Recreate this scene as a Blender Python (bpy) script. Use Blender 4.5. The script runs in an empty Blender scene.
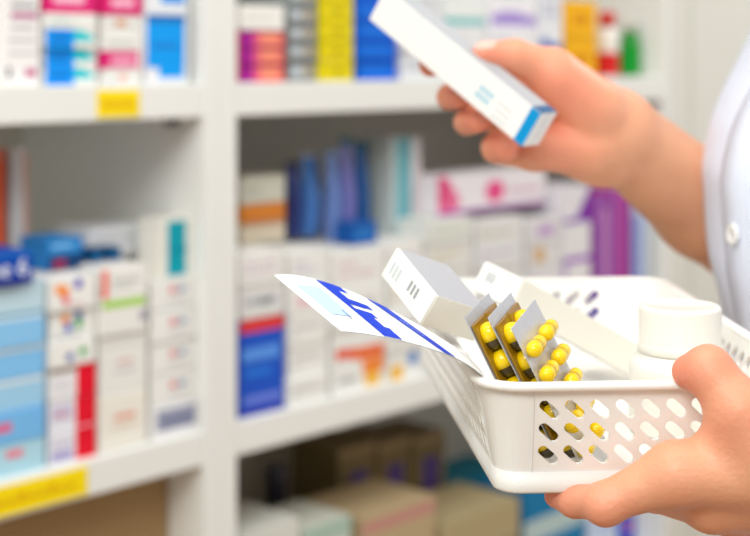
import bpy, bmesh, math, random
import numpy as np
from mathutils import Vector, Matrix

random.seed(7)
C = bpy.context.scene.collection
CAMZ = 1.28                      # lens height above the floor
F = 1400.0                       # focal length in pixels of the 750 px wide frame
HX, HY = 375.0, 60.0             # principal column, horizon row

# ------------------------------------------------------------------ camera
cd = bpy.data.cameras.new('camera')
cam = bpy.data.objects.new('camera', cd)
C.objects.link(cam)
cam.location = (0, 0, CAMZ)
cam.rotation_euler = (math.pi / 2, 0, 0)
cd.sensor_width = 36.0
cd.lens = F / 750.0 * 36.0
cd.shift_y = -(268.0 - HY) / 750.0
cd.clip_start = 0.05
cd.dof.use_dof = True
cd.dof.focus_distance = 0.615
cd.dof.aperture_fstop = 6.8
bpy.context.scene.camera = cam

# ------------------------------------------------------------------ world, light, exposure
w = bpy.data.worlds.new('world')
bpy.context.scene.world = w
w.use_nodes = True
bg = w.node_tree.nodes['Background']
bg.inputs[0].default_value = (1.0, 1.0, 0.975, 1)
bg.inputs[1].default_value = 0.50
vs = bpy.context.scene.view_settings
vs.view_transform = 'Standard'
vs.look = 'None'
vs.gamma = 1.0
vs.use_curve_mapping = False
vs.exposure = 0.12

S = Vector((1315.0, 1400.0, 0)).normalized()      # along the shelves
N = Vector((-S.y, S.x, 0))                        # into the shelves
P0 = Vector((-0.165, 1.5, 0))                     # front of the middle upright


def area(name, loc, aim, sx, sy, power, col=(1, 0.97, 0.92)):
    l = bpy.data.lights.new(name, 'AREA')
    l.shape = 'RECTANGLE'
    l.size, l.size_y = sx, sy
    l.energy = power
    l.color = col
    o = bpy.data.objects.new(name, l)
    C.objects.link(o)
    o.location = loc
    o.rotation_euler = (Vector(aim) - Vector(loc)).to_track_quat('-Z', 'Y').to_euler()
    return o


def shelfpt(t, d, z):
    p = P0 + S * t + N * d
    return Vector((p.x, p.y, CAMZ + z))


LK = area('ceiling_panel_light', (-0.60, -1.25, CAMZ + 1.40), (-0.1, 1.3, CAMZ - 0.15), 1.5, 0.7, 39, (1.0, 1.0, 0.965))
LA = area('ceiling_panel_light', (-0.12, 0.42, CAMZ + 1.40), (-0.25, 1.3, CAMZ - 0.2), 1.6, 0.5, 15.5, (1.0, 1.0, 0.965))
LC = area('ceiling_panel_light', shelfpt(2.3, -1.15, 1.42), shelfpt(1.3, -0.2, 0), 1.6, 0.6, 30, (1.0, 1.0, 0.965))


# ------------------------------------------------------------------ materials
def lin(c):
    r = []
    for v in c[:3]:
        v = v / 255.0
        r.append(v / 12.92 if v <= 0.04045 else ((v + 0.055) / 1.055) ** 2.4)
    return (r[0], r[1], r[2], 1.0)


MATS = {}


def mat(name, rgb, rough=0.45, spec=0.4, var=0.06, scale=30.0, metal=0.0, sss=0.0, sssr=0.01, alpha=1.0, trans=0.0, bump=0.0):
    if name in MATS:
        return MATS[name]
    m = bpy.data.materials.new(name)
    m.use_nodes = True
    nt = m.node_tree
    b = nt.nodes['Principled BSDF']
    c = lin(rgb)
    tc = nt.nodes.new('ShaderNodeTexCoord')
    nz = nt.nodes.new('ShaderNodeTexNoise')
    nz.inputs['Scale'].default_value = scale
    nz.inputs['Detail'].default_value = 3
    nt.links.new(tc.outputs['Object'], nz.inputs['Vector'])
    rp = nt.nodes.new('ShaderNodeMapRange')
    rp.inputs['To Min'].default_value = 1.0 - var
    rp.inputs['To Max'].default_value = 1.0
    nt.links.new(nz.outputs['Fac'], rp.inputs['Value'])
    mx = nt.nodes.new('ShaderNodeMix')
    mx.data_type = 'RGBA'
    mx.blend_type = 'MULTIPLY'
    mx.inputs['Factor'].default_value = 1.0
    mx.inputs['A'].default_value = c
    nt.links.new(rp.outputs['Result'], mx.inputs['B'])
    nt.links.new(mx.outputs['Result'], b.inputs['Base Color'])
    b.inputs['Roughness'].default_value = rough
    b.inputs['Specular IOR Level'].default_value = spec
    b.inputs['Metallic'].default_value = metal
    if sss:
        b.inputs['Subsurface Weight'].default_value = sss
        b.inputs['Subsurface Radius'].default_value = (1.0, 0.8, 0.6)
        b.inputs['Subsurface Scale'].default_value = sssr
    if trans:
        b.inputs['Transmission Weight'].default_value = trans
    if bump:
        bp = nt.nodes.new('ShaderNodeBump')
        bp.inputs['Strength'].default_value = bump
        bp.inputs['Distance'].default_value = 0.001
        nt.links.new(nz.outputs['Fac'], bp.inputs['Height'])
        nt.links.new(bp.outputs['Normal'], b.inputs['Normal'])
    MATS[name] = m
    return m


def card(rgb):
    return mat('printed_card_%d_%d_%d' % tuple(rgb), rgb, 0.55, 0.22, 0.04, 40)


WHITE = (240, 240, 236)
M_SHELF = mat('white_laminate', (238, 239, 235), 0.4, 0.4, 0.03, 8)
M_BACK = mat('shelf_back_board', (226, 222, 208), 0.55, 0.3, 0.05, 6)
M_PLASTIC = mat('basket_plastic', (248, 246, 240), 0.32, 0.45, 0.02, 20, sss=0.25, sssr=0.006)
M_LABEL = mat('yellow_label', (255, 226, 0), 0.5, 0.3, 0.04, 60)
M_METAL = mat('bracket_steel', (110, 110, 112), 0.35, 0.5, 0.1, 60, metal=0.8)


# ------------------------------------------------------------------ object helpers
def link(name, me, mats, parent=None):
    o = bpy.data.objects.new(name, me)
    C.objects.link(o)
    for m in (mats if isinstance(mats, (list, tuple)) else [mats]):
        me.materials.append(m)
    if parent is not None:
        o.parent = parent
    return o


def from_bm(name, bm, mats, parent=None, smooth=False):
    me = bpy.data.meshes.new(name)
    bm.normal_update()
    bm.to_mesh(me)
    bm.free()
    if smooth:
        me.polygons.foreach_set('use_smooth', [True] * len(me.polygons))
    return link(name, me, mats, parent)


def tag(o, label, cat, group=None, kind=None):
    if label:
        o['label'] = label
    if cat:
        o['category'] = cat
    if group:
        o['group'] = group
    if kind:
        o['kind'] = kind
    return o


def thing(name, label, cat, loc=(0, 0, 0), rz=0.0, group=None):
    o = bpy.data.objects.new(name, None)
    o.empty_display_size = 0.02
    C.objects.link(o)
    o.location = loc
    o.rotation_euler = (0, 0, rz)
    return tag(o, label, cat, group)


def add_box(bm, lo, hi, mi=0, bev=0.0):
    v = [bm.verts.new((x, y, z)) for z in (lo[2], hi[2]) for y in (lo[1], hi[1]) for x in (lo[0], hi[0])]
    fs = []
    for q in ((0, 2, 3, 1), (4, 5, 7, 6), (0, 1, 5, 4), (2, 6, 7, 3), (1, 3, 7, 5), (0, 4, 6, 2)):
        f = bm.faces.new([v[i] for i in q])
        f.material_index = mi
        fs.append(f)
    if bev > 0:
        es = list({e for f in fs for e in f.edges})
        r = bmesh.ops.bevel(bm, geom=es, offset=bev, segments=2, profile=0.5, affect='EDGES')
        for f in r['faces']:
            f.material_index = mi


def add_lathe(bm, prof, seg=32, mi=0, cx=0, cy=0):
    rings = []
    for r, z in prof:
        if r < 1e-6:
            rings.append([bm.verts.new((cx, cy, z))])
        else:
            rings.append([bm.verts.new((cx + r * math.cos(2 * math.pi * k / seg), cy + r * math.sin(2 * math.pi * k / seg), z)) for k in range(seg)])
    for a, b in zip(rings, rings[1:]):
        for k in range(seg):
            k2 = (k + 1) % seg
            if len(a) == 1 and len(b) == 1:
                continue
            if len(a) == 1:
                f = bm.faces.new((a[0], b[k2], b[k]))
            elif len(b) == 1:
                f = bm.faces.new((a[k], a[k2], b[0]))
            else:
                f = bm.faces.new((a[k], a[k2], b[k2], b[k]))
            f.material_index = mi
            f.smooth = True


RZ = math.atan2(S.y, S.x)


def T(px, d=0.0):
    """distance along the shelf of the pixel column px on the plane d behind the shelf front"""
    u = (px - HX) / F
    b = P0 + N * d
    return (u * b.y - b.x) / (S.x - u * S.y)


def YD(px, d=0.0):
    return (P0 + N * d + S * T(px, d)).y


def ZP(px, py, d=0.0):
    return -(py - HY) / F * YD(px, d)


# ------------------------------------------------------------------ the setting
ZT, ZM, ZB = -0.025, -0.394, -0.763      # tops of the three shelves seen
TH = 0.036
bm = bmesh.new()
add_box(bm, (-4, -3, -0.05), (5, 6, 0.0))
fl = from_bm('floor', bm, mat('floor_vinyl', (168, 128, 84), 0.35, 0.4, 0.12, 3))
fl['kind'] = 'structure'
bm = bmesh.new()
add_box(bm, (-2.6, 0.372, 0.0), (3.6, 0.45, 2.7))
wb = from_bm('wall_back', bm, mat('wall_paint', (225, 222, 212), 0.6, 0.2, 0.04, 3))
wb.location = (P0.x, P0.y, 0)
wb.rotation_euler = (0, 0, RZ)
wb['kind'] = 'structure'


def shelving(label, t0, t1, labels):
    root = thing('shelving_unit', label, 'shelf', (P0.x, P0.y, 0), RZ, 'white pharmacy shelving units')
    pw = 0.0222
    D = 0.36
    for a in (t0, t1 - pw):
        b = bmesh.new()
        add_box(b, (a, 0, 0.0), (a + pw, D, 2.15), 0, 0.0012)
        from_bm('side_panel', b, M_SHELF, root)
    b = bmesh.new()
    add_box(b, (t0 + pw, D - 0.012, 0.06), (t1 - pw, D - 0.002, 2.15))
    from_bm('back_panel', b, M_BACK, root)
    for z in (0.37, ZT, ZM, ZB, ZB - 0.37):
        zz = CAMZ + z
        b = bmesh.new()
        add_box(b, (t0 + pw, 0.002, zz - TH), (t1 - pw, D - 0.014, zz), 0, 0.0015)
        sh = from_bm('shelf', b, M_SHELF, root)
        for tx in (t0 + pw, t1 - pw):
            sg = 1 if tx < (t0 + t1) / 2 else -1
            b = bmesh.new()
            add_box(b, (min(tx, tx + sg * 0.012), 0.044, zz - TH - 0.01), (max(tx, tx + sg * 0.012), 0.056, zz - TH - 0.0002), 0, .001)
            from_bm('shelf_pin', b, M_METAL, sh)
        for (lz, px0, px1, py0, py1) in labels:
            if lz == z:
                a, c = T(px0), T(px1)
                pm = (px0 + px1) / 2
                b = bmesh.new()
                za, zb_ = zz - TH + 0.004, zz - 0.005
                add_box(b, (a, 0.0004, za), (c, 0.0019, zb_), 0)
                for k in range(9):
                    u = a + (c - a) * (0.1 + 0.09 * k)
                    add_box(b, (u, 0.0001, za + (zb_ - za) * 0.35), (u + (c - a) * 0.06, 0.0004, za + (zb_ - za) * (0.55 if k % 3 else 0.66)), 1)
                lb = from_bm('shelf_label', b, [M_LABEL, card((226, 170, 0))], sh)
                lb['label'] = 'yellow shelf label with a dark line of print'
    return root


UL = shelving('white shelving unit on the left holding pale blue and red cartons', -0.91, -0.0003,
              [(ZT, 98, 140, 91, 115), (ZM, -25, 88, 468, 512)])
UR = shelving('white shelving unit on the right holding yellow, blue and purple packs', 0.0003, 0.91, [])
# closed cabinet further along the wall
root = thing('storage_cabinet', 'plain white closed cabinet at the far right end of the shelves', 'cabinet', (P0.x, P0.y, 0), RZ)
b = bmesh.new()
add_box(b, (0.914, 0.02, 0.0), (2.6, 0.36, 2.15), 0, 0.002)
from_bm('body', b, M_SHELF, root)
for k, (a, c) in enumerate(((0.918, 0.972), (0.976, 1.45), (1.454, 1.95), (1.954, 2.55))):
    b = bmesh.new()
    add_box(b, (a, 0.0 if k else 0.004, 0.08), (c, 0.0195, 2.13), 0, 0.002)
    from_bm('door' if k else 'filler_panel', b, mat('cabinet_door', (226, 226, 218), 0.35, 0.4, 0.03, 5), root)


# ------------------------------------------------------------------ cartons
ORD = ['bottom', 'second', 'third', 'fourth', 'fifth', 'sixth']


def carton_mesh(wd, dp, ht, col, prints, side=None):
    """carton, width along x, depth along y, base at z 0; prints are flat patches (u0,v0,u1,v1,rgb[,'e'])"""
    bm = bmesh.new()
    add_box(bm, (-wd / 2, -dp / 2, 0), (wd / 2, dp / 2, ht), 0, 0.0006)
    mats = [card(col)]

    def mi(c):
        m = card(c)
        if m not in mats:
            mats.append(m)
        return mats.index(m)
    lev = 0
    for p in prints:
        u0, v0, u1, v1, c = p[:5]
        lev += 1
        y = -dp / 2 - 0.0001 - 0.00004 * lev
        x0, x1 = -wd / 2 + u0 * wd, -wd / 2 + u1 * wd
        z0, z1 = v0 * ht, v1 * ht
        if len(p) > 5 and p[5] == 'e':
            cx, cz, rx, rz_ = (x0 + x1) / 2, (z0 + z1) / 2, (x1 - x0) / 2, (z1 - z0) / 2
            vsx = [bm.verts.new((cx + rx * math.cos(a * math.pi / 8), y, cz + rz_ * math.sin(a * math.pi / 8))) for a in range(16)]
        elif len(p) > 5 and p[5] == 's':      # swoosh: a wedge that tapers to the right
            vsx = [bm.verts.new(q) for q in ((x0, y, z0), (x0 + (x1 - x0) * .7, y, z0), (x1, y, z0 + (z1 - z0) * .35), (x0 + (x1 - x0) * .4, y, z1), (x0, y, z1))]
        elif len(p) > 5 and p[5] == 't':      # triangle
            vsx = [bm.verts.new(q) for q in ((x0, y, z0), (x1, y, z0), (x1, y, z1))]
        else:
            vsx = [bm.verts.new(q) for q in ((x0, y, z0), (x1, y, z0), (x1, y, z1), (x0, y, z1))]
        f = bm.faces.new(vsx)
        f.material_index = mi(c)
    # tuck-flap seams on the two ends and along the top front edge
    sm = mi(tuple(max(0, int(v * 0.8)) for v in col))
    for sx in (-1, 1):
        x = sx * (wd / 2 + 0.0001)
        q = [bm.verts.new(k) for k in ((x, -dp / 2 + .001, ht * .86), (x, dp / 2 - .001, ht * .86), (x, dp / 2 - .001, ht * .86 + .0007), (x, -dp / 2 + .001, ht * .86 + .0007))]
        if sx < 0:
            q.reverse()
        bm.faces.new(q).material_index = sm
    return bm, mats


def textlines(n=3, c=(150, 155, 165), u0=0.12, u1=0.8, v0=0.25, v1=0.75):
    r = []
    for k in range(n):
        v = v1 - (v1 - v0) * (k + 0.5) / n
        h = (v1 - v0) / n * 0.22
        uu = u0
        while uu < u1 - 0.05:
            L = random.uniform(0.06, 0.2)
            r.append((uu, v - h, min(u1, uu + L), v + h, c))
            uu += L + 0.05
            if random.random() < 0.15:
                break
    return r


def clampt(t0, t1):
    if t1 < .02:
        return t0, min(t1, -.0245)
    return max(t0, .0245), min(t1, .885)


def carton(xl, xr, z0, z1, d0, dp, col, prints, label, group=None, name='medicine_box', rz=0.0, gap=0.0016):
    t0, t1 = clampt(T(xl, d0) + gap, T(xr, d0) - gap)
    bm, mats = carton_mesh(t1 - t0, dp, z1 - z0, col, prints)
    o = from_bm(name, bm, mats)
    o.location = shelfpt((t0 + t1) / 2, d0 + dp / 2, z0)
    o.rotation_euler = (0, 0, RZ + rz)
    tag(o, label, 'box', group)
    return o


def stack(xl, xr, base, tops, specs, where, group, d0=0.012, dp=0.11):
    """boxes on top of one another; tops are pixel rows from the bottom box up; specs are (colour, prints, look)"""
    xm = (xl + xr) / 2
    z = base + 0.0004
    n = len(tops)
    for k, py in enumerate(tops):
        zt = ZP(xm, py, d0)
        col, prints, look = specs[k]
        pos = 'topmost' if k == n - 1 else ('lowest' if k == 0 else ORD[k] + ' up')
        dj = random.uniform(-0.003, 0.003)
        carton(xl, xr, z, zt - 0.0006, d0 + dj, dp, col, prints, '%s, %s in stack %s' % (look, pos, where) if n > 1 else '%s %s' % (look, where), group)
        z = zt
    return z


PK, TEAL, BLU = (226, 34, 120), (20, 205, 215), (0, 152, 250)
# left unit, upper shelf
carton(2, 41, ZT + .0004, 0.125, 0.012, 0.11, (245, 243, 242),
       [(0.2, 0.43, 0.95, 0.465, (170, 20, 120)), (.2, .5, .9, .53, (150, 150, 155)), (.2, .36, .85, .38, (175, 170, 175)), (.15, .28, .9, .30, (190, 186, 190)),
        (.15, .2, .9, .215, (190, 186, 190)), (.1, .05, .2, .12, (90, 90, 95)), (.6, .06, .9, .11, (205, 100, 150))],
       'tall white carton with a magenta stripe at the left end of the upper left shelf', 'boxes on the upper left shelf')
sp = [(WHITE, [(0, 0, .55, 1, BLU), (.55, .35, .98, .95, TEAL, 's'), (.1, .4, .45, .6, (10, 95, 190))], 'white carton with blue panel and teal swoosh')] * 3
sp += [(WHITE, textlines(2, (150, 190, 190)), 'plain white carton'), (PK, [(.15, .35, .75, .7, (250, 190, 215)), (.0, .85, 1, 1, (250, 240, 245))], 'pink carton with pale lettering')]
stack(44, 98, ZT, (67, 48, 29, 13, -14), sp, 'beside the magenta-striped carton', 'boxes on the upper left shelf')
sp = [(WHITE, [(.4, .3, .6, .7, (240, 170, 160)), (.1, .1, .3, .3, (210, 215, 225))], 'white carton with a small red mark'),
      (PK, [(.2, .35, .8, .7, (250, 180, 210)), (0, 0, 1, .12, WHITE), (.88, 0, 1, 1, (245, 225, 235))], 'pink carton with pale lettering'),
      (WHITE, textlines(2, (185, 190, 185)), 'plain white carton'),
      (WHITE, [(.3, .4, .6, .75, (225, 150, 95), 'e'), (.1, .35, .9, .45, (160, 150, 140))], 'white carton with an orange emblem'),
      (PK, [(.2, .35, .8, .7, (250, 190, 215))], 'pink carton with pale lettering')]
stack(102, 143, ZT, (70, 51, 34, 15, -9), sp, 'left of the bright blue cartons', 'boxes on the upper left shelf')
sp = [((236, 240, 244), [(.03, .22, .9, .93, (0, 160, 250)), (.3, .08, .88, .3, (0, 160, 250)), (.03, .86, .92, .97, (30, 110, 190)), (.15, .5, .75, .56, (30, 120, 210)), (.0, .0, .3, .22, (240, 240, 245))], 'white carton with a bright blue front'),
      ((236, 240, 244), [(.3, .25, .95, .98, (0, 150, 245)), (.35, .12, .9, .3, (0, 150, 245))], 'white carton with a bright blue front')]
stack(144, 190, ZT, (12, -60), sp, 'beside the middle upright', 'boxes on the upper left shelf')

# left unit, middle shelf
PB, BB = (196, 224, 236), (140, 200, 244)
sp = [((176, 218, 234), [(.55, .55, .75, .8, (235, 130, 150))], 'pale blue carton'), ((120, 188, 240), [(.0, .4, .62, .7, (225, 110, 150))], 'sky blue carton'),
      ((160, 208, 238), [(.0, .86, 1, 1, (225, 240, 246))], 'pale blue carton'), ((132, 196, 244), [(.0, .86, 1, 1, (225, 240, 246))], 'sky blue carton'),
      (BB, [(.0, .88, 1, 1, (215, 236, 246))], 'sky blue carton'), (PB, [(.0, .0, 1, .1, (120, 170, 190))], 'very pale blue carton')]
zM1 = stack(-46, 46, ZM, (446, 414, 382, 350, 318, 285), sp, 'at the left edge above the long yellow label', 'pale blue boxes')
o = carton(-46, 34, zM1, ZP(0, 254, .004), 0.004, 0.07, (0, 70, 175),
           [(0, .0, 1, .22, (0, 30, 140)), (0, .88, 1, 1, (20, 110, 200))],
           'dark blue carton with white lettering lying on the pale blue stack', 'boxes on the middle left shelf')


def lettering(txt, size, parent, loc, rot, m, depth=0.0002, name='lettering'):
    cu = bpy.data.curves.new('lettering_curve', 'FONT')
    cu.body = txt
    cu.size = size
    cu.extrude = depth
    tmp = bpy.data.objects.new('lettering_tmp', cu)
    C.objects.link(tmp)
    dg = bpy.context.evaluated_depsgraph_get()
    me = bpy.data.meshes.new_from_object(tmp.evaluated_get(dg))
    bpy.data.objects.remove(tmp)
    bpy.data.curves.remove(cu)
    me.materials.clear()
    t = link(name, me, m, parent)
    t.location = loc
    t.rotation_euler = rot
    return t


wdt = T(34, .004) - T(-46, .004)
lettering('one 6', 0.024, o, (wdt / 2 - 0.062, -0.0356, 0.008), (math.pi / 2, 0, 0), card((235, 240, 250)))

LAV = (205, 200, 225)


def dots(*a):
    return [(x - .085, y - .17, x + .085, y + .17, c, 'e') for x, y, c in a]


OR_, PUR, GRN, NAV = (255, 150, 30), (70, 40, 190), (20, 170, 50), (30, 70, 170)
sp = [((232, 232, 240), [(.56, 0, 1, 1, (230, 15, 45)), (.05, .1, .5, .35, (160, 150, 205)), (.05, .5, .5, .65, LAV)], 'lavender and white carton with red end panel'),
      ((236, 236, 242), [(.56, 0, 1, 1, (232, 15, 45)), (.05, .3, .5, .8, LAV), (.1, .45, .4, .55, (225, 150, 160))], 'lavender and white carton with red end panel'),
      ((238, 238, 240), [(.58, 0, 1, 1, (235, 10, 45)), (.0, .82, .55, .95, (150, 130, 110)), (.1, .3, .45, .6, (225, 225, 232))], 'white carton with red end panel'),
      (WHITE, dots((.44, .35, NAV), (.72, .5, GRN)), 'white carton with blue and green dots'),
      (WHITE, dots((.34, .7, OR_), (.62, .76, NAV), (.4, .42, (50, 90, 200)), (.62, .5, GRN)) + [(.1, .1, .7, .2, (190, 195, 200))], 'white carton with orange, blue and green dots'),
      (WHITE, dots((.2, .66, OR_), (.34, .6, OR_), (.62, .78, PUR), (.34, .36, (240, 120, 120))) + [(.3, .12, .7, .2, (225, 185, 190))], 'white carton with orange and purple dots')]
zM2 = stack(48, 97, ZM, (428, 397, 365, 340, 309, 276), sp, 'beside pale blue cartons', 'boxes on the middle left shelf')
CRM = (240, 236, 226)
sp = [(CRM, [(.3, .55, .75, .66, (230, 170, 150)), (.25, .4, .8, .46, (225, 200, 180)), (.0, .0, 1, .04, (200, 195, 185))], 'cream carton with faint orange lettering'),
      ((236, 235, 230), [(.35, .5, .7, .56, (215, 175, 170)), (.3, .36, .75, .4, (190, 190, 195)), (.05, .8, .95, .82, (205, 205, 200))], 'off-white carton with faint grey lettering'),
      ((238, 237, 232), [(.04, .78, .97, 1, (165, 215, 60)), (.85, .3, 1, .6, (160, 160, 180))], 'off-white carton with a lime green band'),
      ((240, 238, 234), [(.03, .05, .17, .95, (240, 110, 90)), (.25, .5, .85, .6, (180, 190, 185)), (.25, .3, .7, .38, (200, 205, 200))], 'off-white carton with a coral stripe at its left end')]
zM3 = stack(99, 148, ZM, (394, 333, 298, 266), sp, 'beside red-ended cartons', 'boxes on the middle left shelf')
rb = lambda: [(.4, .5, .56, .74, (225, 140, 145)), (.6, .52, .78, .72, (150, 170, 195)), (.36, .25, .8, .32, (190, 190, 195)), (.0, .0, 1, .06, (205, 205, 205))]
sp = [((236, 236, 236), [(.1, .25, .95, .9, (155, 160, 185)), (.2, .4, .9, .6, (120, 125, 155))], 'white carton with a grey-blue block')] + [(WHITE, rb(), 'white carton with tiny red and blue print')] * 4
zM4 = stack(151, 200, ZM, (403, 372, 341, 309, 277), sp, 'touching the middle upright', 'boxes on the middle left shelf')
# on top of these stacks
carton(160, 197, zM4 + .0005, ZP(178, 219, .02), 0.02, 0.04, (238, 236, 226), [(.2, .0, .82, .97, (0, 165, 185)), (.24, .38, .86, .5, (0, 150, 175))],
       'upright cream carton with a teal panel on the white stack by the upright', 'boxes on the middle left shelf')
carton(88, 146, zM3 + .0005, ZP(120, 226, .075), 0.075, 0.06, (226, 228, 232), textlines(2, (200, 202, 208)),
       'white carton lying behind the small dark blue boxes on the left', 'boxes on the middle left shelf')
for k, (a, c, y) in enumerate(((92, 104, 248), (109, 122, 247))):
    carton(a, c, zM3 + .0005, ZP((a + c) / 2, y, .05), 0.05, 0.02, (10, 80, 130), [(.0, .7, 1, 1, (10, 60, 100)), (.2, .2, .8, .5, (40, 110, 160))],
           'small dark blue box standing on the lime-banded cartons, %s of two' % ('left' if k == 0 else 'right'), 'small dark blue boxes')
carton(47, 84, zM2 + .0005, ZP(68, 238, .05), 0.05, 0.055, (40, 130, 200), [(0, 0, 1, .5, (10, 60, 110)), (.15, .05, .5, .35, (150, 40, 80)), (.1, .7, .7, .85, (120, 180, 225))],
       'blue two-tone carton lying on the coloured-dot cartons', 'boxes on the middle left shelf')
carton(-40, 6, zM1 + .0005, ZP(-15, 150, .1), 0.1, 0.03, (225, 95, 55), [(.0, .9, 1, 1, (215, 120, 90))],
       'orange red carton standing behind the dark blue one at the left edge', 'boxes on the middle left shelf')
carton(10, 30, zM1 + .0005, ZP(20, 148, .1), 0.1, 0.03, (205, 202, 198), [(.72, .1, .95, .95, (215, 160, 140))],
       'grey-white carton standing behind the pale blue stack next to an orange one', 'boxes on the middle left shelf')

carton(-60, 172, ZB + .0004, ZB + .315, .06, .24, (170, 140, 98), [(.0, .48, 1, .5, (150, 122, 84)), (.35, .2, .6, .3, (140, 112, 78))],  # added carton, its tan stands in for brown shade in the empty bay
       'large added tan carton standing in for brown shade on the lowest left shelf')
# right unit, upper shelf
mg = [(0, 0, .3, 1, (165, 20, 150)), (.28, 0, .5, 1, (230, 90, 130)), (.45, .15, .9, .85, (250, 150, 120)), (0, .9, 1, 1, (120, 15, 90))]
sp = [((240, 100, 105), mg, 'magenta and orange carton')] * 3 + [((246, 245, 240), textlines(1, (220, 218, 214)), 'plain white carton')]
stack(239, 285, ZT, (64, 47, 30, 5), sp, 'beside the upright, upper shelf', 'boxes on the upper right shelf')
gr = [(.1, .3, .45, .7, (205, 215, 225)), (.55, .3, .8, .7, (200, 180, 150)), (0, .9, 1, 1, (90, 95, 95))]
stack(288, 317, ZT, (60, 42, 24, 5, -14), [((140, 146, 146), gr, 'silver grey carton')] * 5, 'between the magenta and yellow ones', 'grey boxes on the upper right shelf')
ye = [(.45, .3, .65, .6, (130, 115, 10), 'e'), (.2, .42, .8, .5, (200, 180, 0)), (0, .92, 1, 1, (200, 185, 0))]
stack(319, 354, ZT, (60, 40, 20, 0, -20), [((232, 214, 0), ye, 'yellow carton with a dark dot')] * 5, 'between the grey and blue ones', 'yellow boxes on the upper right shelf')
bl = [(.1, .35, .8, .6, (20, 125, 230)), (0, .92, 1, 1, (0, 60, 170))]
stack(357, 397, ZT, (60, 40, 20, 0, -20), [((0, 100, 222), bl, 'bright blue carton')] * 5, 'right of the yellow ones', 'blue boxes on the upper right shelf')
stack(401, 441, ZT, (50, 20, -12), [((226, 228, 232), textlines(2, (190, 195, 205)), 'pale grey carton')] * 3, 'right of the bright blue ones', 'pale boxes on the upper right shelf')
stack(444, 486, ZT, (50, 25, 0), [((238, 238, 238), textlines(2, (195, 200, 200)), 'white carton'), ((235, 236, 238), textlines(2, (195, 200, 215)), 'white carton'), ((236, 240, 238), [(.0, .0, 1, .3, (120, 190, 190))], 'white carton with a teal edge')], 'behind the hand-held carton', 'pale boxes on the upper right shelf')
stack(488, 537, ZT, (52, 30, 6, -18), [((238, 238, 242), textlines(1, (190, 195, 220)), 'white carton'), ((238, 238, 242), textlines(2, (190, 195, 220)), 'white carton'), ((240, 238, 245), [(.05, .2, .98, .62, (165, 140, 215)), (.2, .62, .7, .8, (190, 170, 230))], 'white carton with a purple swoosh'), ((240, 240, 242), textlines(1, (180, 190, 210)), 'white carton')], 'above the raised thumb', 'pale boxes on the upper right shelf')
stack(539, 563, ZT, (28, -10), [((238, 240, 244), [(.05, .3, .45, .8, (70, 100, 190)), (.5, .25, .95, .7, (60, 90, 185))], 'white carton with blue lettering'), ((232, 234, 240), textlines(2, (170, 175, 200)), 'white carton')], 'left of the amber yellow cartons', 'pale boxes on the upper right shelf')
stack(566, 597, ZT, (37, 1), [((248, 184, 10), [(.2, .3, .75, .6, (225, 150, 0)), (.0, .0, 1, .08, (215, 150, 0))], 'amber yellow carton'), ((250, 186, 10), [(.2, .35, .75, .65, (225, 150, 0))], 'amber yellow carton')], 'left of the red capped bottle', 'amber boxes on the upper right shelf')


def bottle(px, r_px, d, base, ytop, body, cap, band, label, group=None, yband=(0.1, 0.45)):
    t = T(px, d)
    Y = YD(px, d)
    r = r_px / F * Y
    h = ZP(px, ytop, d) - base
    root = thing('medicine_bottle', label, 'bottle', shelfpt(t, d, base + .0004), RZ, group)
    bm = bmesh.new()
    hb = h * 0.74
    add_lathe(bm, [(0, 0), (r * .92, 0), (r, r * .1), (r, hb * .82), (r * .9, hb * .93), (r * .62, hb), (r * .62, hb + h * .03), (0, hb + h * .03)], 28)
    from_bm('body', bm, mat('bottle_%d_%d_%d' % body, body, .3, .5, .03, 20), root)
    bm = bmesh.new()
    add_lathe(bm, [(0, hb + h * .03), (r * .72, hb + h * .03), (r * .74, h * .97), (r * .68, h), (0, h)], 28)
    from_bm('cap', bm, mat('cap_%d_%d_%d' % cap, cap, .35, .5, .03, 20), root)
    bm = bmesh.new()
    add_lathe(bm, [(r * 1.012, hb * yband[0]), (r * 1.012, hb * yband[1])], 28)
    from_bm('wrap_label', bm, card(band), root)
    return root


bottle(607, 11.5, 0.045, ZT, 12, (244, 242, 238), (215, 45, 40), (215, 35, 35), 'white bottle with red cap and red label beside the amber cartons', yband=(0.02, .5))
bottle(630, 10, 0.045, ZT, 18, (30, 150, 50), (225, 228, 220), (10, 160, 50), 'green bottle with pale cap at the right end of the upper shelf', yband=(.05, .7))

# right unit, middle shelf
BXW = (238, 238, 234)
sp = [((30, 85, 200), [(0, .86, 1, 1, (225, 60, 60)), (.05, .56, .9, .7, (90, 150, 235)), (.08, .12, .92, .2, (110, 130, 220)), (.0, 0, 1, .08, (50, 60, 170)), (.1, .4, .7, .48, (40, 120, 225))], 'upright blue carton with a red top band'),
      ((226, 226, 224), [(.4, .35, .7, .6, (150, 155, 150), 'e')] + textlines(1), 'grey-white carton'), (BXW, textlines(2, (215, 190, 205)), 'white carton')]
zS1 = stack(239, 285, ZM, (317, 283, 250), sp, 'right beside the middle upright', 'boxes on the middle right shelf')
sp = [(BXW, textlines(2, (185, 185, 185)), 'white carton with grey print')] * 3 + [(BXW, [(.2, .3, .6, .6, (235, 190, 200))], 'white carton with faint pink print'), (BXW, textlines(2, (200, 195, 215)), 'white carton with lilac print')]
zS2 = stack(288, 329, ZM, (376, 345, 314, 283, 250), sp, 'right of the upright blue carton', 'boxes on the middle right shelf')
OG = (240, 110, 50)
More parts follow.
